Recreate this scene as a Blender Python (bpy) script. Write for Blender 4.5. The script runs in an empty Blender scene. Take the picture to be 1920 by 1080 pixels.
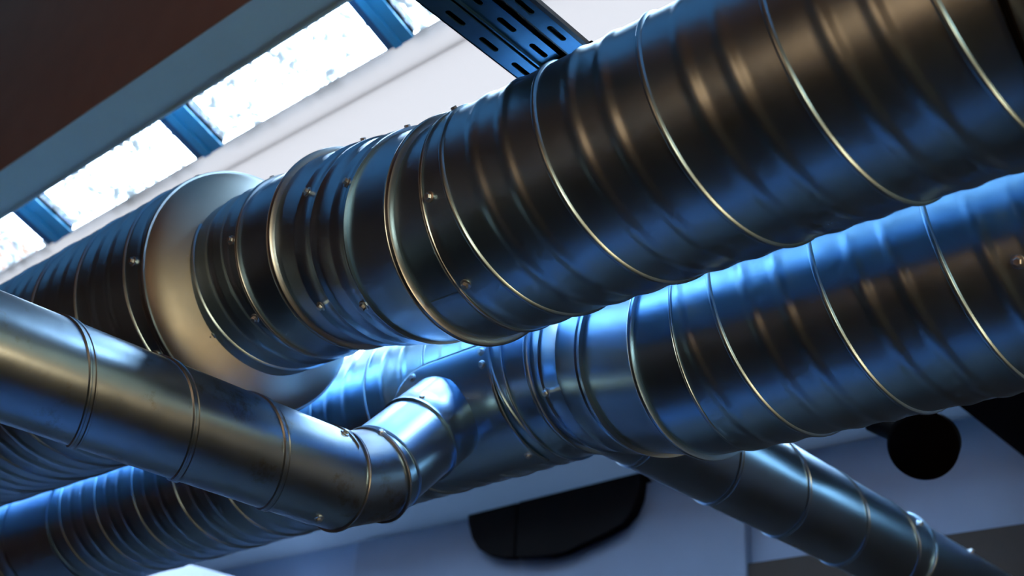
import bpy, bmesh, math, random
from mathutils import Vector, Matrix

random.seed(4)
sc = bpy.context.scene
COL = sc.collection
PI = math.pi

# ---------------------------------------------------------------- camera
# world: +Y runs along the two main ducts, +X across them, Z up, eye at the origin
cam_data = bpy.data.cameras.new('camera')
cam = bpy.data.objects.new('camera', cam_data)
COL.objects.link(cam)
right = Vector((0.65638565, -0.75233023, 0.05618816))
down = Vector((0.38513952, 0.27011709, -0.88244224))
fwd = Vector((0.64871059, 0.6008627, 0.46705309))
up = -down
back = -fwd
m = Matrix(((right.x, up.x, back.x, 0), (right.y, up.y, back.y, 0), (right.z, up.z, back.z, 0), (0, 0, 0, 1)))
cam.matrix_world = m
cam_data.sensor_width = 36.0
cam_data.lens = 36.0 * 2164.39 / 1920.0
cam_data.clip_start = 0.05
cam_data.clip_end = 100
cam_data.dof.use_dof = True
cam_data.dof.focus_distance = 2.45
cam_data.dof.aperture_fstop = 2.8
sc.camera = cam

# ---------------------------------------------------------------- world, light, exposure
SKY = 18.0
world = bpy.data.worlds.new('overcast_sky')
sc.world = world
world.use_nodes = True
bg = world.node_tree.nodes['Background']
bg.inputs['Color'].default_value = (0.72, 0.86, 1.0, 1)
bg.inputs['Strength'].default_value = SKY
sc.view_settings.view_transform = 'Standard'
sc.view_settings.look = 'None'
sc.view_settings.gamma = 1
sc.view_settings.use_curve_mapping = False
sc.view_settings.exposure = 0.0
sc.cycles.caustics_reflective = False
sc.cycles.caustics_refractive = False
sc.cycles.sample_clamp_indirect = 60.0
sc.cycles.blur_glossy = 1.0


def area_lamp(name, loc, target, size, size_y, power, color):
    d = bpy.data.lights.new(name, 'AREA')
    d.shape = 'RECTANGLE'
    d.size, d.size_y, d.energy, d.color = size, size_y, power, color
    o = bpy.data.objects.new(name, d)
    o.location = loc
    o.rotation_euler = (Vector(target) - Vector(loc)).to_track_quat('-Z', 'Y').to_euler()
    COL.objects.link(o)
    return o


# warm lights out of view: a lamp hanging left, fills added behind the camera
def point_lamp(name, loc, power, color, radius):
    d = bpy.data.lights.new(name, 'POINT')
    d.energy, d.color, d.shadow_soft_size = power, color, radius
    o = bpy.data.objects.new(name, d)
    o.location = loc
    COL.objects.link(o)


point_lamp('warm_pendant_lamp', (-2.2, 1.2, 0.9), 22, (1.0, 0.44, 0.19), 0.70)
point_lamp('warm_reducer_fill', (-0.8, -3.1, 0.5), 190, (1.0, 0.68, 0.38), 0.20)  # added to brighten the face of the reducer
point_lamp('warm_wall_fill', (2.2, -3.2, -0.2), 90, (1.0, 0.58, 0.28), 0.20)  # added to light the back wall warm for the branch's reflection


# ---------------------------------------------------------------- materials
def new_mat(name):
    mt = bpy.data.materials.new(name)
    mt.use_nodes = True
    nt = mt.node_tree
    return mt, nt, nt.nodes, nt.links, nt.nodes['Principled BSDF']


def noise(nt, scale, detail=4, rough=0.6, coords='Object'):
    tc = nt.nodes.new('ShaderNodeTexCoord')
    n = nt.nodes.new('ShaderNodeTexNoise')
    n.inputs['Scale'].default_value = scale
    n.inputs['Detail'].default_value = detail
    n.inputs['Roughness'].default_value = rough
    nt.links.new(tc.outputs[coords], n.inputs['Vector'])
    return n


def ramp(nt, src, stops):
    r = nt.nodes.new('ShaderNodeValToRGB')
    el = r.color_ramp.elements
    el[0].position, el[0].color = stops[0][0], (*stops[0][1], 1)
    el[1].position, el[1].color = stops[-1][0], (*stops[-1][1], 1)
    for p, c in stops[1:-1]:
        e = el.new(p)
        e.color = (*c, 1)
    nt.links.new(src, r.inputs['Fac'])
    return r


def steel(name, c0, c1, rough0, rough1, dirt=None, bump=0.03):
    mt, nt, N, L, b = new_mat(name)
    n = noise(nt, 3.2, 5, 0.62)
    r = ramp(nt, n.outputs['Fac'], [(0.30, c0), (0.72, c1)])
    colour = r.outputs['Color']
    b.inputs['Metallic'].default_value = 1.0
    if dirt:
        n3 = noise(nt, 9.0, 6, 0.7)
        f = ramp(nt, n3.outputs['Fac'], [(0.56, (0, 0, 0)), (0.74, (1, 1, 1))])
        mx = N.new('ShaderNodeMixRGB')
        mx.inputs['Color2'].default_value = (*dirt, 1)
        L.new(colour, mx.inputs['Color1'])
        L.new(f.outputs['Color'], mx.inputs['Fac'])
        colour = mx.outputs['Color']
    L.new(colour, b.inputs['Base Color'])
    n2 = noise(nt, 7.0, 5, 0.7)
    mr = N.new('ShaderNodeMapRange')
    mr.inputs['From Min'].default_value = 0.3
    mr.inputs['From Max'].default_value = 0.7
    mr.inputs['To Min'].default_value = rough0
    mr.inputs['To Max'].default_value = rough1
    L.new(n2.outputs['Fac'], mr.inputs['Value'])
    L.new(mr.outputs['Result'], b.inputs['Roughness'])
    if not bump:
        return mt
    n4 = noise(nt, 14.0, 3, 0.5)
    bp = N.new('ShaderNodeBump')
    bp.inputs['Strength'].default_value = bump
    bp.inputs['Distance'].default_value = 0.02
    L.new(n4.outputs['Fac'], bp.inputs['Height'])
    L.new(bp.outputs['Normal'], b.inputs['Normal'])
    return mt


def plain(name, color, rough=0.6, var=0.0, scale=6.0, metallic=0.0, spec=0.5):
    mt, nt, N, L, b = new_mat(name)
    b.inputs['Roughness'].default_value = rough
    b.inputs['Metallic'].default_value = metallic
    b.inputs['Specular IOR Level'].default_value = spec
    n = noise(nt, scale, 5, 0.6)
    c0 = tuple(max(0, c * (1 - var)) for c in color)
    c1 = tuple(c * (1 + var) for c in color)
    r = ramp(nt, n.outputs['Fac'], [(0.3, c0), (0.7, c1)])
    L.new(r.outputs['Color'], b.inputs['Base Color'])
    return mt


M = {}
M['steel'] = steel('galvanised_steel', (0.37, 0.63, 0.87), (0.45, 0.71, 0.94), 0.29, 0.36)
M['steel_plain'] = steel('galvanised_fitting', (0.35, 0.60, 0.87), (0.42, 0.67, 0.93), 0.285, 0.32, bump=0.0)
M['steel_worn'] = steel('weathered_steel', (0.30, 0.47, 0.64), (0.40, 0.58, 0.74), 0.285, 0.34, dirt=(0.20, 0.17, 0.13))
M['bead'] = steel('folded_seam_steel', (0.38, 0.52, 0.64), (0.48, 0.60, 0.70), 0.285, 0.33, bump=0.02)
M['dull_steel'] = steel('dull_reducer_steel', (0.42, 0.52, 0.54), (0.50, 0.59, 0.61), 0.44, 0.52, bump=0.0)
M['screw'] = plain('zinc_screw', (0.70, 0.84, 0.95), 0.36, 0.1, 40, 1.0)
M['rail'] = plain('painted_steel_rail', (0.05, 0.19, 0.36), 0.38, 0.1, 20, 0.6)
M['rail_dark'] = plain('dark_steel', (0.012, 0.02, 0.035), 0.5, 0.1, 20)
M['bar'] = plain('glazing_bar_paint', (0.008, 0.045, 0.12), 0.4, 0.08, 8)
M['bar_cap'] = plain('bar_cap_paint', (0.04, 0.27, 0.50), 0.35, 0.08, 8)
M['black'] = plain('black_plastic', (0.004, 0.004, 0.005), 0.75, 0.1, 12, 0.0, 0.03)
M['plaster'] = plain('white_plaster', (0.66, 0.78, 0.95), 0.8, 0.03, 3)
M['wall'] = plain('grey_blue_wall', (0.155, 0.22, 0.35), 0.85, 0.04, 3)
M['panel'] = plain('grey_wall_panel', (0.12, 0.17, 0.27), 0.85, 0.04, 3)
M['brown'] = plain('brown_plaster', (0.36, 0.20, 0.13), 0.9, 0.06, 4)
M['beam'] = plain('painted_beam', (0.44, 0.82, 1.0), 0.7, 0.03, 5)
M['floor_daylight_pool'] = plain('painted_daylight_pool', (0.035, 0.13, 0.32), 0.6, 0.1, 3)  # blue daylight pool put into the floor colour for the ducts to reflect
M['back_wall'] = plain('back_wall_paint', (0.34, 0.27, 0.20), 0.9, 0.1, 2)
M['floor'] = plain('dark_timber_floor', (0.010, 0.007, 0.005), 0.55, 0.3, 3)
M['dark_wall'] = plain('dark_room_wall', (0.15, 0.07, 0.04), 0.9, 0.2, 2)
M['wood'] = plain('dark_cladding', (0.014, 0.010, 0.009), 0.8, 0.2, 4)


def translucent_mat(name, color, mix=0.12, face=None):
    mt = bpy.data.materials.new(name)
    mt.use_nodes = True
    nt = mt.node_tree
    N, L = nt.nodes, nt.links
    N.remove(N['Principled BSDF'])
    out = N['Material Output']
    t = N.new('ShaderNodeBsdfTranslucent')
    t.inputs['Color'].default_value = (*color, 1)
    d = N.new('ShaderNodeBsdfDiffuse')
    d.inputs['Color'].default_value = (*(face or [c * 0.9 for c in color]), 1)
    mx = N.new('ShaderNodeMixShader')
    mx.inputs['Fac'].default_value = mix
    L.new(t.outputs[0], mx.inputs[1])
    L.new(d.outputs[0], mx.inputs[2])
    L.new(mx.outputs[0], out.inputs['Surface'])
    return mt


M['roof_sheet'] = translucent_mat('translucent_roof_sheet', (0.301, 0.284, 0.278))
M['strip_glow'] = translucent_mat('glowing_ceiling_strip', (0.095, 0.119, 0.149), 0.35, (0.6, 0.72, 0.9))  # glow put into the plaster strip to lift its brightness


def glass_mat(speckled=True):
    mt = bpy.data.materials.new('speckled_roof_glass' if speckled else 'clear_glass')
    mt.use_nodes = True
    nt = mt.node_tree
    N, L = nt.nodes, nt.links
    N.remove(N['Principled BSDF'])
    out = N['Material Output']
    tr = N.new('ShaderNodeBsdfTransparent')
    tr.inputs['Color'].default_value = (0.92, 0.96, 1.0, 1) if speckled else (0.40, 0.46, 0.48, 1)
    gl = N.new('ShaderNodeBsdfGlossy')
    gl.inputs['Roughness'].default_value = 0.05
    mx = N.new('ShaderNodeMixShader')
    mx.inputs['Fac'].default_value = 0.05
    L.new(tr.outputs[0], mx.inputs[1])
    L.new(gl.outputs[0], mx.inputs[2])
    if not speckled:
        L.new(mx.outputs[0], out.inputs['Surface'])
        return mt
    dirt = N.new('ShaderNodeBsdfTranslucent')
    dirt.inputs['Color'].default_value = (0.195, 0.215, 0.227, 1)
    n = noise(nt, 24.0, 4, 0.62)
    n2 = noise(nt, 3.0, 3, 0.5)
    add = N.new('ShaderNodeMath')
    add.operation = 'MULTIPLY_ADD'
    add.inputs[1].default_value = 0.55
    L.new(n2.outputs['Fac'], add.inputs[0])
    L.new(n.outputs['Fac'], add.inputs[2])
    r = ramp(nt, add.outputs[0], [(0.80, (0, 0, 0)), (0.85, (1, 1, 1))])
    mx2 = N.new('ShaderNodeMixShader')
    L.new(r.outputs['Color'], mx2.inputs['Fac'])
    L.new(mx.outputs[0], mx2.inputs[1])
    L.new(dirt.outputs[0], mx2.inputs[2])
    L.new(mx2.outputs[0], out.inputs['Surface'])
    return mt


M['blue_glow'] = translucent_mat('blue_glow_ceiling', (0.088, 0.135, 0.168), 0.3, (0.2, 0.2, 0.22))  # blue glow added to the unseen ceiling to brighten the upper duct's top
M['glass'] = glass_mat()
M['clear_glass'] = glass_mat(False)


# ---------------------------------------------------------------- builders
def link_mesh(name, bm, mat, parent=None, smooth=True, angle=35):
    """one mesh object; vertices are given in world space, the origin is the thing's base"""
    base = Vector((0, 0, 0))
    p = parent
    while p is not None:
        base += p.location
        p = p.parent
    if base.length:
        bmesh.ops.translate(bm, verts=bm.verts, vec=-base)
    bmesh.ops.recalc_face_normals(bm, faces=bm.faces)
    me = bpy.data.meshes.new(name)
    bm.to_mesh(me)
    bm.free()
    me.materials.append(mat)
    if smooth:
        for p in me.polygons:
            p.use_smooth = True
        me.set_sharp_from_angle(angle=math.radians(angle))
    o = bpy.data.objects.new(name, me)
    COL.objects.link(o)
    if parent:
        o.parent = parent
    return o


def thing(name, label, cat, loc, group=None):
    o = bpy.data.objects.new(name, None)
    o.empty_display_size = 0.1
    COL.objects.link(o)
    o.location = loc
    o['label'] = label
    o['category'] = cat
    if group:
        o['group'] = group
    return o


def structure(o, label=None):
    o['kind'] = 'structure'
    if label:
        o['label'] = label
    return o


def box_bm(x0, x1, y0, y1, z0, z1, bevel=0.0):
    bm = bmesh.new()
    bmesh.ops.create_cube(bm, size=1)
    for v in bm.verts:
        v.co = Vector(((x0 + x1) / 2 + v.co.x * (x1 - x0), (y0 + y1) / 2 + v.co.y * (y1 - y0), (z0 + z1) / 2 + v.co.z * (z1 - z0)))
    if bevel:
        bmesh.ops.bevel(bm, geom=bm.edges[:], offset=bevel, segments=2, affect='EDGES')
    return bm


def prism_bm(outline, axis, a, b, bevel=0.0):
    """extrude a closed outline (pairs) along axis 0/1/2 from a to b"""
    bm = bmesh.new()
    def mk(p, t):
        c = [0, 0, 0]
        others = [i for i in range(3) if i != axis]
        c[others[0]], c[others[1]], c[axis] = p[0], p[1], t
        return bm.verts.new(c)
    va = [mk(p, a) for p in outline]
    vb = [mk(p, b) for p in outline]
    n = len(outline)
    bm.faces.new(va)
    bm.faces.new(vb[::-1])
    for i in range(n):
        bm.faces.new((va[i], va[(i + 1) % n], vb[(i + 1) % n], vb[i]))
    if bevel:
        bmesh.ops.bevel(bm, geom=bm.edges[:], offset=bevel, segments=2, affect='EDGES')
    return bm


def frame_of(d):
    d = Vector(d).normalized()
    ref = Vector((0, 0, 1)) if abs(d.z) < 0.9 else Vector((1, 0, 0))
    e1 = ref.cross(d).normalized()
    e2 = d.cross(e1).normalized()
    return d, e1, e2


def seam_profile(t, pitch):
    """radius added by a lock seam at each pitch and two rolled ribs between"""
    u = (t / pitch) % 1.0
    h = 0.0
    for c, w, a in ((0.0, 0.026, SEAM_H), (0.345, 0.085, RIB_H), (0.665, 0.085, RIB_H)):
        d = min(abs(u - c), 1 - abs(u - c))
        if d < w:
            if c == 0.0:
                x = d / w
                h = max(h, a * (1.0 if x < 0.55 else max(0, (1 - x) / 0.45)))
            else:
                h = max(h, a * (0.5 + 0.5 * math.cos(PI * d / w)))
    return h


SEAM_H, RIB_H = 0.0056, 0.0036
U_FULL = [0.0, 0.010, 0.0165, 0.026, 0.06, 0.12, 0.18, 0.235, 0.26, 0.285, 0.31, 0.345, 0.38, 0.405, 0.43, 0.455,
          0.50, 0.555, 0.58, 0.605, 0.63, 0.665, 0.70, 0.725, 0.75, 0.78, 0.83, 0.89, 0.94, 0.974, 0.9835, 0.990]
U_SEAM = [0.0, 0.008, 0.014, 0.024, 0.10, 0.2, 0.3, 0.4, 0.5, 0.6, 0.7, 0.8, 0.9, 0.976, 0.986, 0.992]


def spiral_pipe(p0, d, length, r, pitch, phase=0.0, hand=1, n=112, ribs=True, band=0.03):
    """spiral-wound pipe: the lock seam and ribs climb the pipe as a helix"""
    d, e1, e2 = frame_of(d)
    p0 = Vector(p0)
    us = U_FULL if ribs else [0.0, 0.25 * band, 0.45 * band, 0.8 * band, band, 0.15, 0.25, 0.35, 0.5, 0.65, 0.75, 0.85, 1 - band, 1 - 0.8 * band, 1 - 0.45 * band, 1 - 0.25 * band]
    J = len(us)
    bm = bmesh.new()
    k0 = int(math.floor(-phase - 2))
    k1 = int(math.ceil(length / pitch - phase + 2))
    rows = [(k, j) for k in range(k0, k1) for j in range(J)]
    grid = []
    for (k, j) in rows:
        row = []
        for i in range(n):
            th = 2 * PI * i / n
            t = pitch * (k + us[j] + phase + hand * i / n)
            tc = min(max(t, 0.0), length)
            s = (tc / pitch - phase - hand * i / n) * pitch
            if ribs:
                h = seam_profile(s, pitch)
            else:
                u = (s / pitch) % 1.0
                dd = min(u, 1 - u)
                x_ = dd / band
                h = SEAM_H * 0.75 * (0.6 if x_ < 0.3 else 1.0 if x_ < 0.82 else max(0.0, (1 - x_) / 0.18))
            c = p0 + d * tc + (e1 * math.cos(th) + e2 * math.sin(th)) * (r + h)
            row.append((c, t))
        grid.append(row)
    vcache = {}
    def vert(a, i):
        if (a, i) not in vcache:
            vcache[(a, i)] = bm.verts.new(grid[a][i][0])
        return vcache[(a, i)]
    R = len(rows)
    for a in range(R - 1):
        for i in range(n):
            i2 = i + 1
            a1, a2 = a, a + 1
            b1, b2 = a, a + 1
            if i2 == n:
                i2 = 0
                b1, b2 = a + J * hand, a + 1 + J * hand
            if not (0 <= b1 < R and 0 <= b2 < R):
                continue
            ts = (grid[a1][i][1], grid[a2][i][1], grid[b2][i2][1], grid[b1][i2][1])
            if max(ts) <= 0 or min(ts) >= length:
                continue
            try:
                bm.faces.new((vert(a1, i), vert(a2, i), vert(b2, i2), vert(b1, i2)))
            except ValueError:
                pass
    bmesh.ops.remove_doubles(bm, verts=bm.verts, dist=1e-5)
    return bm


def plane_t(p, d, plane):
    q, nrm = plane
    return (Vector(q) - p).dot(Vector(nrm)) / d.dot(Vector(nrm))


def cut_tube(p0, d, r0, plane_a, plane_b, r1=None, n=96, profile=None):
    """tube round the line p0+t*d between two (tilted) planes; profile = [(fraction, added radius)]"""
    d, e1, e2 = frame_of(d)
    p0 = Vector(p0)
    r1 = r0 if r1 is None else r1
    profile = profile or [(0, 0), (0.25, 0), (0.5, 0), (0.75, 0), (1, 0)]
    bm = bmesh.new()
    rings = []
    for f, h in profile:
        ring = []
        for i in range(n):
            th = 2 * PI * i / n
            w = e1 * math.cos(th) + e2 * math.sin(th)
            r = r0 + (r1 - r0) * f
            base = p0 + w * r
            ta, tb = plane_t(base, d, plane_a), plane_t(base, d, plane_b)
            ring.append(bm.verts.new(base + d * (ta + (tb - ta) * f) + w * h))
        rings.append(ring)
    for a in range(len(rings) - 1):
        for i in range(n):
            j = (i + 1) % n
            bm.faces.new((rings[a][i], rings[a + 1][i], rings[a + 1][j], rings[a][j]))
    return bm


def ring_path(p0, d, r, plane, n=128):
    d, e1, e2 = frame_of(d)
    pts = []
    for i in range(n):
        th = 2 * PI * i / n
        base = Vector(p0) + (e1 * math.cos(th) + e2 * math.sin(th)) * r
        pts.append((base + d * plane_t(base, d, plane), (e1 * math.cos(th) + e2 * math.sin(th))))
    return pts


def bead_ring(p0, d, r, plane, w, h, n=128):
    """folded standing seam: a flat raised band with rounded crown"""
    pts = ring_path(p0, d, r, plane, n)
    nrm = Vector(plane[1]).normalized()
    prof = [(-w, -0.003), (-w, h * 0.55), (-w * 0.75, h * 0.9), (-w * 0.2, h), (-w * 0.05, h * 0.86), (w * 0.1, h * 0.86), (w * 0.25, h), (w * 0.75, h * 0.9), (w, h * 0.55), (w, -0.003)]
    bm = bmesh.new()
    rings = []
    for c, o in pts:
        rings.append([bm.verts.new(c + nrm * a + o * b) for a, b in prof])
    k = len(prof)
    for i in range(n):
        j = (i + 1) % n
        for q in range(k - 1):
            bm.faces.new((rings[i][q], rings[i][q + 1], rings[j][q + 1], rings[j][q]))
        bm.faces.new((rings[i][k - 1], rings[i][0], rings[j][0], rings[j][k - 1]))
    return bm


def screw_bm(p, nrm, s=1.0):
    """hex washer-head sheet-metal screw"""
    nrm, e1, e2 = frame_of(nrm)
    p = Vector(p)
    bm = bmesh.new()
    def ring(rad, h, k, rot=0.0):
        return [bm.verts.new(p + nrm * h + (e1 * math.cos(rot + 2 * PI * i / k) + e2 * math.sin(rot + 2 * PI * i / k)) * rad) for i in range(k)]
    def bridge(a, b):
        for i in range(len(a)):
            j = (i + 1) % len(a)
            bm.faces.new((a[i], b[i], b[j], a[j]))
    w = 18
    a = ring(0.0085 * s, -0.004, w)
    b = ring(0.0085 * s, 0.0012 * s, w)
    c = ring(0.0070 * s, 0.0020 * s, w)
    bridge(a, b)
    bridge(b, c)
    bm.faces.new(c)
    h1 = ring(0.0052 * s, 0.0015 * s, 6, 0.3)
    h2 = ring(0.0052 * s, 0.0062 * s, 6, 0.3)
    h3 = ring(0.0043 * s, 0.0070 * s, 6, 0.3)
    bridge(h1, h2)
    bridge(h2, h3)
    bm.faces.new(h3)
    return bm


def screws_on(parent, p0, d, r, spots, s=1.0):
    s *= 1.4
    """spots: (t along d, angle in degrees measured from the side facing the room, + is up)"""
    d = Vector(d).normalized()
    p0 = Vector(p0)
    for t, ang in spots:
        if abs(d.y) > 0.7:
            w = Vector((-math.cos(math.radians(ang)), 0, math.sin(math.radians(ang))))
        else:
            w = Vector((0, -math.cos(math.radians(ang)), math.sin(math.radians(ang))))
        w = (w - d * w.dot(d)).normalized()
        c = p0 + d * t + w * r
        link_mesh('screw', screw_bm(c, w, s), M['screw'], parent, True, 30)


def rim_profile(lip=0.004, body=5):
    """smooth sleeve with a rolled lip at both ends"""
    return [(0, 0.0), (0.0, lip), (0.035, lip), (0.05, 0.0)] + [(i / (body + 1), 0.0) for i in range(1, body + 1)] + [(0.95, 0.0), (0.965, lip), (1.0, lip), (1.0, 0.0)]


YV = Vector((0, 1, 0))


def yplane(y):
    return (Vector((0, y, 0)), YV)


def xplane(x):
    return (Vector((x, 0, 0)), Vector((1, 0, 0)))


# ================================================================ the setting
XW, SLOPE = 5.0, 0.385
def roof_z(x):
    return 3.975 - SLOPE * x

Y0, Y1 = -4.0, 9.5
XL = -4.0
def slope_slab(name, x0, x1, mat, off=0.0, thick=0.05, y0=Y0, y1=Y1, parent=None):
    outline = [(x0, roof_z(x0) + off), (x1, roof_z(x1) + off), (x1, roof_z(x1) + off + thick), (x0, roof_z(x0) + off + thick)]
    return link_mesh(name, prism_bm(outline, 1, y0, y1), mat, parent, False)

structure(link_mesh('floor', box_bm(XL - 0.2, XW + 0.2, Y0, Y1, -1.7, -1.6), M['floor'], None, False), 'dark timber floor of the room below')
structure(link_mesh('floor_daylight_pool', box_bm(1.7, 2.35, 0.9, 3.6, -1.6, -1.59), M['floor_daylight_pool'], None, False), 'painted pool of blue daylight on the floor under the roof light')
# bulkhead wall beside the roof light, its underside, and the high ceiling beyond it, partly made to glow
structure(link_mesh('wall_left', box_bm(XL - 0.2, XL, Y0, Y1, -1.6, 5.0), M['dark_wall'], None, False))
structure(link_mesh('wall_back', box_bm(XL, XW, Y0 - 0.2, Y0, -1.6, 5.0), M['back_wall'], None, False))
structure(link_mesh('wall_far_pale', box_bm(1.5, XW, Y1 - 0.02, Y1, -1.6, 2.1), M['wall'], None, False))  # pale half put in for bluish light reflected by the lower duct
structure(link_mesh('wall_far', box_bm(XL, XW, Y1, Y1 + 0.2, -1.6, 5.0), M['dark_wall'], None, False))
WY0, WY1, WZ0, WZ1 = -0.6, 0.62, 1.38, 1.85
wr = bmesh.new()
for (ya, yb, za, zb) in ((WY1, Y1, -1.6, roof_z(XW) + 0.05), (Y0, WY0, -1.6, roof_z(XW) + 0.05), (WY0, WY1, -1.6, WZ0), (WY0, WY1, WZ1, roof_z(XW) + 0.05)):
    r_ = bmesh.ops.create_cube(wr, size=1)
    for v in r_['verts']:
        v.co = Vector((XW + 0.1 + v.co.x * 0.2, (ya + yb) / 2 + v.co.y * (yb - ya), (za + zb) / 2 + v.co.z * (zb - za)))
structure(link_mesh('wall_right', wr, M['wall'], None, False), 'grey blue wall under the low side of the sloping ceiling')
win3 = bpy.data.objects.new('added_wall_window', None)  # opening added out of frame to give the right branch its highlight
COL.objects.link(win3)
win3.location = (XW + 0.1, (WY0 + WY1) / 2, WZ0)
structure(win3, 'unseen window added in the right wall to light the right branch')
link_mesh('glass_pane', box_bm(XW + 0.10, XW + 0.106, WY0, WY1, WZ0, WZ1), M['clear_glass'], win3, False)
for yb in (WY0 + 0.03, (WY0 + WY1) / 2, WY1 - 0.03):
    link_mesh('window_frame', box_bm(XW + 0.07, XW + 0.14, yb - 0.03, yb + 0.03, WZ0, WZ1), M['bar'], win3, False)
structure(link_mesh('ceiling', box_bm(XL, -0.7, Y0, Y1, 4.9, 5.0), M['brown'], None, False))
structure(link_mesh('ceiling_glow', box_bm(-0.7, 1.85, Y0, Y1, 4.9, 5.0), M['blue_glow'], None, False), 'unseen high ceiling made to glow blue onto the upper duct')
structure(link_mesh('wall_bulkhead', box_bm(1.806, 1.85, Y0, Y1, 3.02, 4.9), M['brown'], None, False), 'shadowed brown bulkhead wall above the roof light beam')
beam = structure(link_mesh('trim_1', box_bm(1.8065, 2.036, Y0, Y1, 3.018, 3.13, 0.004), M['beam'], None, False), 'pale blue painted beam along the upper edge of the roof light')
structure(link_mesh('trim_2', box_bm(2.030, 2.046, Y0, Y1, 3.012, 3.20), M['beam'], None, False), 'thin pale lip along the roof light')
structure(slope_slab('ceiling_end', 1.84, 3.02, M['plaster'], 0.0, 0.06, Y0, 0.3), 'closed near end of the sloping ceiling')
# roof light: panes between glazing bars
win = bpy.data.objects.new('window_1', None)
COL.objects.link(win)
win.location = (2.2, 3.0, roof_z(2.2))
structure(win, 'sloping roof light with speckled glass panes')
bars = [(-1.35, -1.19), (-0.03, 0.12), (1.31, 1.46), (2.834, 2.988), (4.118, 4.326), (5.478, 5.738), (6.80, 7.03), (8.12, 8.34)]
bars = [(2.834 + 1.32 * k - 0.004 * abs(k), 2.988 + 1.335 * k) for k in range(-4, 5)]
bars[4] = (2.834, 2.988)
bars[5] = (4.118, 4.326)
bars[6] = (5.478, 5.738)
prev = 0.3
for a, b in [q for q in bars if q[0] > 0.5] + [(Y1, Y1)]:
    x0, x1 = 1.95, 2.42
    if a > prev + 0.05:
        slope_slab('glass_pane', x0, x1, M['glass'], 0.03, 0.008, prev, a, win)
    if b > a:
        x1 = 2.379
        slope_slab('glazing_bar', x0, x1, M['bar'], 0.005, 0.07, a, b, win)
        # raised cap strip along the middle of the bar
        w = (b - a)
        g = slope_slab('bar_cap', x0, x1, M['bar_cap'], -0.004, 0.03, a, b - 0.28 * w, win)
        slope_slab('bar_cap', x0, x1, M['bar_cap'], -0.012, 0.03, a + 0.42 * w, b - 0.32 * w, win)
    prev = b
structure(slope_slab('trim_3', 2.38, 2.4875, M['roof_sheet'], -0.003, 0.02, 0.3), 'white sill board below the roof light')
structure(slope_slab('ceiling_sheet', 2.4885, 3.02, M['roof_sheet'], -0.003, 0.02, 0.3), 'bright white translucent roof sheet')
win2 = bpy.data.objects.new('added_roof_panes', None)  # extra panes added out of sight to brighten the lower duct's top
COL.objects.link(win2)
win2.location = (3.85, 3.0, roof_z(3.85))
structure(win2, 'lower row of roof panes, added unseen behind the ducts to light them')
structure(slope_slab('ceiling_blank', 3.02, 4.60, M['plaster'], 0.0, 0.06, Y0, 1.3), 'closed part of the sloping ceiling')
prev = 1.3
for a, b in [q for q in bars if q[0] > 1.4] + [(Y1, Y1)]:
    if a > prev + 0.05:
        slope_slab('glass_pane', 3.02, 4.60, M['glass'], 0.03, 0.008, prev, a, win2)
    if b > a:
        slope_slab('glazing_bar', 3.02, 4.60, M['bar'], 0.005, 0.07, a, b, win2)
    prev = b
structure(slope_slab('ceiling_slope', 4.60, XW, M['strip_glow'], 0.0, 0.08), 'pale lower strip of the sloping ceiling')
structure(link_mesh('trim_4', box_bm(XW - 0.06, XW, 2.9, 5.82, 1.30, 2.03, 0.003), M['panel'], None, False), 'darker grey panel on the wall')
structure(link_mesh('trim_5', box_bm(XW - 0.04, XW, WY1, 6.0, -1.59, 1.52, 0.003), M['wood'], None, False), 'dark cladding band on the wall')

tag = structure(link_mesh('trim_6', box_bm(2.95, XW, 6.2, 6.5, 1.25, 1.70, 0.006), M['plaster'], None, False), 'white cross beam end at the bottom left')
structure(link_mesh('trim_7', box_bm(2.4, XW, 0.5, 1.484, 1.75, 2.0, 0.006), M['black'], None, False), 'black cross beam under the sloping ceiling at the right')

# ================================================================ upper duct
A = thing('spiral_duct', 'large upper galvanised spiral duct with an offset joint and a flared reducer', 'duct', (1.549, 1.0, 1.299))
ax, az, AR = 1.549, 1.299, 0.25
PITCH = 0.242
by1 = 1.545                            # first fold of the offset
off = Vector((0.060, 0.495, 0.145))
pA1 = Vector((ax, by1, az))
pA2 = pA1 + off
dm = off.normalized()
n1 = (YV + dm).normalized()
sec = link_mesh('pipe_section', spiral_pipe((ax, -3.95, az), YV, 1.473 + 3.95, AR, PITCH, phase=((1.478 + 3.95) / PITCH) % 1.0 - 0.25), M['steel'], A)
link_mesh('joint_gasket', bead_ring((ax, 0, az), YV, AR, yplane(0.345), 0.0065, 0.0068), M['black'], A)
lip = link_mesh('rolled_edge', bead_ring((ax, 0, az), YV, AR, yplane(1.474), 0.005, 0.005), M['bead'], A)
screws_on(lip, (ax, 0, az), YV, AR + 0.001, [(1.452, 40), (1.452, -18), (1.452, -62)])
el = link_mesh('elbow_piece', cut_tube((ax, 0, az), YV, AR - 0.003, yplane(1.45), (pA1, n1)), M['steel_plain'], A)
a_ = math.radians(-66)
w_ = Vector((-math.cos(a_), 0, math.sin(a_)))
t_ = w_.cross(YV)
bm = bmesh.new()
c8 = []
for yy in (1.47, 1.56):
    for rr, tt in ((AR - 0.005, -0.007), (AR + 0.001, -0.006), (AR + 0.001, 0.006), (AR - 0.005, 0.007)):
        q_ = Vector((ax, yy, az)) + w_ * rr + t_ * tt
        c8.append(bm.verts.new(q_))
for f in ((0, 1, 2, 3), (4, 5, 6, 7), (0, 1, 5, 4), (1, 2, 6, 5), (2, 3, 7, 6), (3, 0, 4, 7)):
    bm.faces.new([c8[i] for i in f])
link_mesh('lap_seam', bm, M['steel_plain'], el, False)
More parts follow.
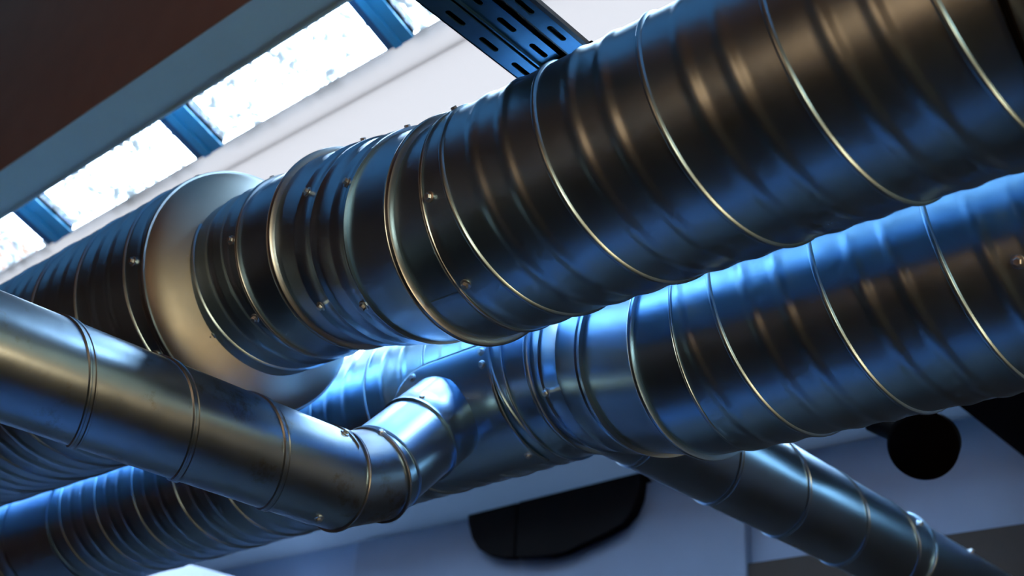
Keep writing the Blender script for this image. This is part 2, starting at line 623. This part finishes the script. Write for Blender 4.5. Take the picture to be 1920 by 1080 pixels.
link_mesh('standing_seam', bead_ring((ax, 0, az), YV, AR - 0.003, (pA1, n1), 0.0105, 0.015), M['bead'], A)
# middle length of the offset
q1 = (pA1 + dm * 0.150, dm)
q2 = (pA1 + dm * 0.378, dm)
link_mesh('elbow_piece', cut_tube(pA1, dm, AR - 0.003, (pA1, n1), (pA2, n1)), M['steel_plain'], A)
cp = link_mesh('coupling_sleeve', cut_tube(pA1, dm, AR, q1, q2, profile=[(0, -0.003), (0, 0.004), (0.04, 0.004), (0.07, 0), (0.20, 0), (0.26, 0.0035), (0.32, 0), (0.5, 0), (0.60, 0), (0.63, 0.0045), (0.67, 0.0045), (0.70, 0.0), (0.93, 0), (0.96, 0.004), (1, 0.004), (1, -0.003)]), M['steel_plain'], A)
screws_on(cp, pA1, dm, AR, [(0.178, 56), (0.178, 4), (0.178, -62), (0.358, 54), (0.358, 4), (0.358, -60)], 1.05)
link_mesh('standing_seam', bead_ring(pA1, dm, AR - 0.003, (pA2, n1), 0.0105, 0.015), M['bead'], A)
# beyond the offset
bx, bz = pA2.x, pA2.z
link_mesh('elbow_piece', cut_tube((bx, 0, bz), YV, AR - 0.003, (pA2, n1), yplane(2.26)), M['steel_plain'], A)
cp = link_mesh('coupling_sleeve', spiral_pipe((bx, 2.20, bz), YV, 0.235, AR, 0.20, phase=0.95), M['steel'], A)
link_mesh('rolled_edge', bead_ring((bx, 0, bz), YV, AR, yplane(2.20), 0.005, 0.005), M['bead'], A)
screws_on(cp, (bx, 0, bz), YV, AR, [(2.222, 50), (2.222, -8), (2.222, -56), (2.405, 60), (2.405, -6), (2.405, -56)], 1.05)
BR = 0.349
prof = [(q / 14, 0.022 * math.sin(q / 14 * PI)) for q in range(15)]
link_mesh('reducer', cut_tube((bx, 0, bz), YV, AR, yplane(2.395), yplane(2.466), BR, profile=prof), M['dull_steel'], A)
link_mesh('rolled_edge', bead_ring((bx, 0, bz), YV, BR - 0.002, yplane(2.468), 0.012, 0.005), M['bead'], A)
big = link_mesh('pipe_section', spiral_pipe((bx, 2.47, bz), YV, Y1 - 2.48, BR, PITCH, phase=0.35), M['steel'], A)
screws_on(big, (bx, 0, bz), YV, BR, [(2.505, 52), (2.505, -8), (2.505, -50)], 1.1)

# ================================================================ lower duct
B = thing('spiral_duct', 'large lower galvanised spiral duct behind the upper one, with a branch saddle', 'duct', (2.147, 1.0, 1.18))
cx, cz, CR = 2.147, 1.18, 0.25
b1 = Vector((cx, 1.35, cz))
offb = Vector((0.120, 0.415, 0.133))
b2 = b1 + offb
db = offb.normalized()
nb = (YV + db).normalized()
dl = Vector((0, 1, -0.032)).normalized()
sec = link_mesh('pipe_section', spiral_pipe((cx, -3.95, cz), YV, 1.278 + 3.95, CR, PITCH, phase=((1.237 + 3.95) / PITCH) % 1.0 - 0.25), M['steel'], B)
screws_on(sec, (cx, 0, cz), YV, CR, [(1.235, 22), (0.55, -28), (0.42, -24)], 1.1)
link_mesh('elbow_piece', cut_tube((cx, 0, cz), YV, CR - 0.003, yplane(1.26), (b1, nb)), M['steel_plain'], B)
link_mesh('rolled_edge', bead_ring((cx, 0, cz), YV, CR, yplane(1.28), 0.004, 0.004), M['steel_plain'], B)
link_mesh('standing_seam', bead_ring((cx, 0, cz), YV, CR - 0.003, (b1, nb), 0.008, 0.013), M['steel_plain'], B)
link_mesh('elbow_piece', cut_tube(b1, db, CR - 0.003, (b1, nb), (b2, nb)), M['steel_plain'], B)
cp = link_mesh('coupling_sleeve', cut_tube(b1, db, CR, (b1 + db * 0.155, db), (b1 + db * 0.36, db), profile=[(0, -0.003), (0, 0.008), (0.05, 0.008), (0.09, 0.002), (0.12, 0.006), (0.16, 0), (0.5, 0), (0.55, 0.004), (0.60, 0.0), (0.93, 0), (0.95, 0.005), (1, 0.005), (1, -0.003)]), M['steel_plain'], B)
screws_on(cp, b1, db, CR, [(0.20, 24), (0.345, 22), (0.345, -40)], 1.1)
link_mesh('standing_seam', bead_ring(b1, db, CR - 0.003, (b2, nb), 0.008, 0.013), M['steel_plain'], B)
pl = b2
link_mesh('elbow_piece', cut_tube(pl, dl, CR - 0.003, (b2, nb), (pl + dl * 0.15, dl)), M['steel_plain'], B)
ps = pl + dl * 0.135
link_mesh('rolled_edge', bead_ring(pl, dl, CR, (ps, dl), 0.004, 0.004), M['steel_plain'], B)
link_mesh('pipe_section', spiral_pipe(ps, dl, 2.3, CR, PITCH, phase=0.2), M['steel'], B)
pj = ps + dl * 2.3
link_mesh('coupling_sleeve', cut_tube(pj, dl, CR + 0.004, (pj, dl), (pj + dl * 0.35, dl), profile=rim_profile()), M['steel_plain'], B)
link_mesh('pipe_section', spiral_pipe(pj + dl * 0.35, dl, Y1 - pj.y - 0.36, CR, PITCH, phase=0.5), M['steel'], B)

# ================================================================ branch from the left that rises into the lower duct
Cb = thing('branch_duct', 'narrower spiral branch duct crossing under the upper duct and elbowing up into the lower one', 'duct', (1.2, 2.15, 0.881))
yc, zc, RC = 2.15, 0.881, 0.12
XV = Vector((1, 0, 0))
e_a = Vector((1.735, yc, zc))
d2 = Vector((math.cos(PI / 8), 0, math.sin(PI / 8)))
e_b = e_a + d2 * 0.125
d3 = Vector((math.cos(PI / 4), 0, math.sin(PI / 4)))
na = (XV + d2).normalized()
nb2 = (d2 + d3).normalized()
CP = 0.2445
sec = link_mesh('pipe_section', spiral_pipe((XL + 0.01, yc, zc), XV, 1.70 - XL - 0.01, RC, CP, phase=((0.923 - XL) / CP) % 1.0 - 0.25, hand=1, n=80, ribs=False, band=0.046), M['steel_worn'], Cb)
screws_on(sec, (0, yc, zc), XV, RC, [(1.672, 45), (1.672, -75)], 1.0)
link_mesh('elbow_piece', cut_tube((0, yc, zc), XV, RC - 0.002, xplane(1.66), (e_a, na)), M['steel_worn'], Cb)
link_mesh('standing_seam', bead_ring((0, yc, zc), XV, RC - 0.002, (e_a, na), 0.004, 0.006), M['bead'], Cb)
link_mesh('elbow_piece', cut_tube(e_a, d2, RC - 0.002, (e_a, na), (e_b, nb2)), M['steel_worn'], Cb)
link_mesh('standing_seam', bead_ring(e_a, d2, RC - 0.002, (e_b, nb2), 0.005, 0.007), M['bead'], Cb)
t_end = 0.335
st = link_mesh('elbow_piece', cut_tube(e_b, d3, RC - 0.002, (e_b, nb2), (e_b + d3 * t_end, d3)), M['steel_plain'], Cb)
link_mesh('rolled_edge', bead_ring(e_b, d3, RC - 0.002, (e_b + d3 * 0.035, d3), 0.003, 0.004), M['steel_plain'], Cb)
screws_on(st, e_b, d3, RC - 0.002, [(0.02, 62), (0.215, 66)], 1.0)
sp_ = e_b + d3 * 0.195
link_mesh('end_collar', cut_tube(e_b, d3, RC + 0.002, (sp_, d3), (e_b + d3 * t_end, d3), profile=[(0, -0.004), (0, 0.003), (0.06, 0.003), (0.1, 0), (0.4, 0.0), (1, 0.0)]), M['steel_plain'], Cb)
# saddle plate hugging the lower duct round the branch
bm = bmesh.new()
axis0 = pl
d_, e1_, e2_ = frame_of(dl)
mid_ang = math.radians(225 - 0)
ny, na_ = 40, 48
yc_s = (yc - pl.y)
rows = []
for i in range(ny + 1):
    fy = -1 + 2 * i / ny
    row = []
    for j in range(na_ + 1):
        fa = -1 + 2 * j / na_
        # rounded left end, square right end
        half = 0.80
        if fy > 0:
            half = 0.80 * math.sqrt(max(0.0, 1 - fy ** 2.4)) + 0.001
        t = yc_s + fy * (0.215 if fy < 0 else 0.185)
        ang = PI + math.radians(45) + fa * half
        w = Vector((math.cos(ang), 0, math.sin(ang)))
        w = (w - d_ * w.dot(d_)).normalized()
        row.append(bm.verts.new(axis0 + dl * t + w * (CR + 0.006)))
    rows.append(row)
for i in range(ny):
    for j in range(na_):
        bm.faces.new((rows[i][j], rows[i + 1][j], rows[i + 1][j + 1], rows[i][j + 1]))
bmesh.ops.remove_doubles(bm, verts=bm.verts, dist=1e-5)
sd = link_mesh('saddle_plate', bm, M['steel_plain'], Cb)
mod = sd.modifiers.new('thickness', 'SOLIDIFY')
mod.thickness = 0.004
mod.offset = 0
screws_on(sd, pl, dl, CR + 0.007, [(yc_s - 0.19, -5), (yc_s - 0.19, -13), (yc_s + 0.07, -6), (yc_s - 0.19, -78)], 1.0)

# ================================================================ branch leaving the lower duct to the right
D = thing('branch_duct', 'narrow spiral branch duct leaving the far side of the lower duct towards the right wall', 'duct', (3.0, 1.752, 1.207))
yd, zd, RD = 1.752, 1.207, 0.147
sec = link_mesh('pipe_section', spiral_pipe((2.30, yd, zd), XV, 4.06 - 2.30, RD, 0.3936, phase=((2.634 - 2.30) / 0.3936) % 1.0 - 0.25, hand=1, n=80, ribs=False), M['steel_plain'], D)
screws_on(sec, (0, yd, zd), XV, RD, [(3.99, 28)], 1.2)
link_mesh('rolled_edge', bead_ring((0, yd, zd), XV, RD, xplane(4.062), 0.006, 0.007), M['steel_plain'], D)
ec = link_mesh('pipe_section', cut_tube((0, yd, zd), XV, RD - 0.006, xplane(4.02), xplane(XW - 0.001)), M['steel_plain'], D)
screws_on(ec, (0, yd, zd), XV, RD - 0.006, [(4.55, 48)], 1.2)

# ================================================================ slotted rail above the upper duct
RL = thing('slotted_rail', 'dark blue slotted steel rail passing over the top of the upper duct', 'rail', (0.2, 1.32, 1.62))


def slotted_strip(x0, x1, c0, c1, plane, off_, th, pitch, slot, width, start):
    """flat strip along X with a row of round-ended slots; plane 'z' lies flat (c = y), 'y' stands up (c = z)"""
    bm = bmesh.new()
    cm, hw = (c0 + c1) / 2, width / 2
    def P(x, c, k):
        return (x, c, off_ + k) if plane == 'z' else (x, off_ + k, c)
    cuts = []
    x = start
    while x + slot < x1 - 0.004:
        if x > x0 + 0.004:
            cuts.append(x)
        x += pitch
    def quad(k, pts, flip):
        vs = [bm.verts.new(P(px, pc, k)) for px, pc in pts]
        bm.faces.new(vs[::-1] if flip else vs)
    edges = [x0] + [v for s in cuts for v in (s, s + slot)] + [x1]
    for k, flip in ((0, False), (th, True)):
        for i in range(0, len(edges), 2):
            quad(k, [(edges[i], c0), (edges[i + 1], c0), (edges[i + 1], c1), (edges[i], c1)], flip)
        for s in cuts:
            arcL = [(s + hw - hw * math.sin(a), cm - hw * math.cos(a)) for a in [PI * q / 8 for q in range(9)]]
            arcR = [(s + slot - hw + hw * math.sin(a), cm - hw * math.cos(a)) for a in [PI * q / 8 for q in range(9)]]
            # four patches round the slot
            low = [(s, c0), (s + slot, c0), (s + slot, cm)] + arcR[:5][::-1] + arcL[:5] + [(s, cm)]
            high = [(s, c1), (s, cm)] + arcL[4:] + arcR[4:][::-1] + [(s + slot, cm), (s + slot, c1)]
            quad(k, low, flip)
            quad(k, high, flip)
    for s in cuts:
        loop = [(s + hw - hw * math.sin(a), cm - hw * math.cos(a)) for a in [PI * q / 8 for q in range(9)]] + \
               [(s + slot - hw + hw * math.sin(a), cm - hw * math.cos(a)) for a in [PI * q / 8 for q in range(8, -1, -1)]]
        for i in range(len(loop)):
            a, b = loop[i], loop[(i + 1) % len(loop)]
            vs = [bm.verts.new(P(*a, 0)), bm.verts.new(P(*b, 0)), bm.verts.new(P(*b, th)), bm.verts.new(P(*a, th))]
            bm.faces.new(vs)
    for (a, b) in (((x0, c0), (x1, c0)), ((x1, c0), (x1, c1)), ((x1, c1), (x0, c1)), ((x0, c1), (x0, c0))):
        vs = [bm.verts.new(P(*a, 0)), bm.verts.new(P(*b, 0)), bm.verts.new(P(*b, th)), bm.verts.new(P(*a, th))]
        bm.faces.new(vs)
    bmesh.ops.remove_doubles(bm, verts=bm.verts, dist=1e-5)
    return bm


rx0, rx1 = XL + 0.01, 1.515
rz = 1.62
link_mesh('flange', slotted_strip(rx0, rx1, 1.360, 1.417, 'z', rz, 0.003, 0.105, 0.056, 0.014, 1.349 - 0.105 * 50), M['rail'], RL, False)
link_mesh('flange', slotted_strip(rx0, rx1, 1.300, 1.352, 'z', rz + 0.012, 0.003, 0.105, 0.056, 0.014, 1.335 - 0.105 * 50), M['rail'], RL, False)
link_mesh('flange', slotted_strip(rx0, rx1, 1.228, 1.272, 'z', rz, 0.003, 0.105, 0.056, 0.014, 1.305 - 0.105 * 50), M['rail'], RL, False)
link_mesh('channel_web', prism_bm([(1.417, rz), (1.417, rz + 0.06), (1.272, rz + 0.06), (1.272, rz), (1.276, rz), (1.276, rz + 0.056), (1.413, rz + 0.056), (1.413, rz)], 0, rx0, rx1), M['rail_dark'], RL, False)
link_mesh('channel_lip', box_bm(rx0, rx1, 1.352, 1.356, rz + 0.004, rz + 0.056), M['rail'], RL, False)
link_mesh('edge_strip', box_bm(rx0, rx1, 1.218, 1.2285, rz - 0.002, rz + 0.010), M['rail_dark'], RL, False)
link_mesh('end_cap', prism_bm([(1.213, rz - 0.004), (1.420, rz - 0.004), (1.420, rz + 0.062), (1.268, rz + 0.062), (1.268, rz + 0.014), (1.213, rz + 0.014)], 0, rx1 - 0.004, rx1 + 0.020, 0.002), M['black'], RL, False)

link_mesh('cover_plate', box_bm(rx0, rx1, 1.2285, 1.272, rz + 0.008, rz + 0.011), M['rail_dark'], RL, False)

# ================================================================ black fixtures on the wall
xf = 4.88
k = xf / 3.2
FX = thing('wall_unit', 'black elongated wall unit with rounded lower corners below the lower duct', 'wall unit', (XW, 2.7 * k, 1.24 * k))
out = [(3.131, 1.336), (3.125, 1.30), (3.10, 1.24), (3.06, 1.19), (3.00, 1.157), (2.93, 1.140), (2.80, 1.124), (2.694, 1.113), (2.62, 1.120), (2.523, 1.143), (2.44, 1.160), (2.37, 1.180), (2.325, 1.215), (2.298, 1.265), (2.290, 1.31), (2.288, 1.360)]
outk = [(y * k, z * k) for y, z in out]
def part_outline(y0, y1):
    ys = [p for p in outk if y0 <= p[0] <= y1]
    def zlow(y):
        for i in range(len(outk) - 1):
            (ya, za), (yb, zb) = outk[i], outk[i + 1]
            if yb <= y <= ya:
                return za + (zb - za) * (ya - y) / (ya - yb)
        return outk[0][1]
    def ztop(y):
        f = (y - outk[-1][0]) / (outk[0][0] - outk[-1][0])
        return outk[-1][1] + (outk[0][1] - outk[-1][1]) * f
    res = []
    if y1 < outk[0][0]:
        res += [(y1, ztop(y1)), (y1, zlow(y1))]
    res += ys
    if y0 > outk[-1][0]:
        res += [(y0, zlow(y0)), (y0, ztop(y0))]
    return res
link_mesh('cabinet', prism_bm(part_outline(2.2 * k, 2.862 * k), 0, xf, XW - 0.005, 0.006), M['black'], FX, True)
link_mesh('end_panel', prism_bm(part_outline(2.870 * k, 3.2 * k), 0, xf + 0.006, XW - 0.012, 0.006), M['black'], FX, True)
link_mesh('wall_plate', box_bm(XW - 0.012, XW, 2.4 * k, 3.0 * k, 1.20 * k, 1.32 * k), M['black'], FX, False)

xf = 3.5
k = xf / 3.2
SP = thing('spotlight', 'round black spotlight on a short arm under the right end of the lower duct', 'spotlight', (xf, 1.258 * k, 1.259 * k))
cc = Vector((xf, 1.258 * k, 1.259 * k))
vd = cc.normalized()
vd = (vd + Vector((0.1, -0.15, 0.1))).normalized()
link_mesh('lamp_head', cut_tube(cc, vd, 0.112, (cc - vd * 0.06, vd), (cc + vd * 0.12, vd), 0.095, n=64, profile=[(0, -0.11), (0.0, -0.012), (0.04, 0), (0.5, 0), (0.95, 0), (1, -0.02), (1, -0.094)]), M['black'], SP)
a0 = cc + Vector((0.02, 0.05, 0.03))
a1 = Vector((3.52, 1.56, 1.50))
arm_d = (a1 - a0)
link_mesh('mounting_arm', cut_tube(a0, arm_d, 0.034, (a0, arm_d), (a1, arm_d), n=24), M['black'], SP)
link_mesh('drop_rod', cut_tube((a1.x, a1.y, 0), (0, 0, 1), 0.016, (a1 - Vector((0, 0, 0.03)), Vector((0, 0, 1))), (Vector((0, 0, roof_z(a1.x) + 0.03)), Vector((0, 0, 1))), n=20), M['black'], SP)
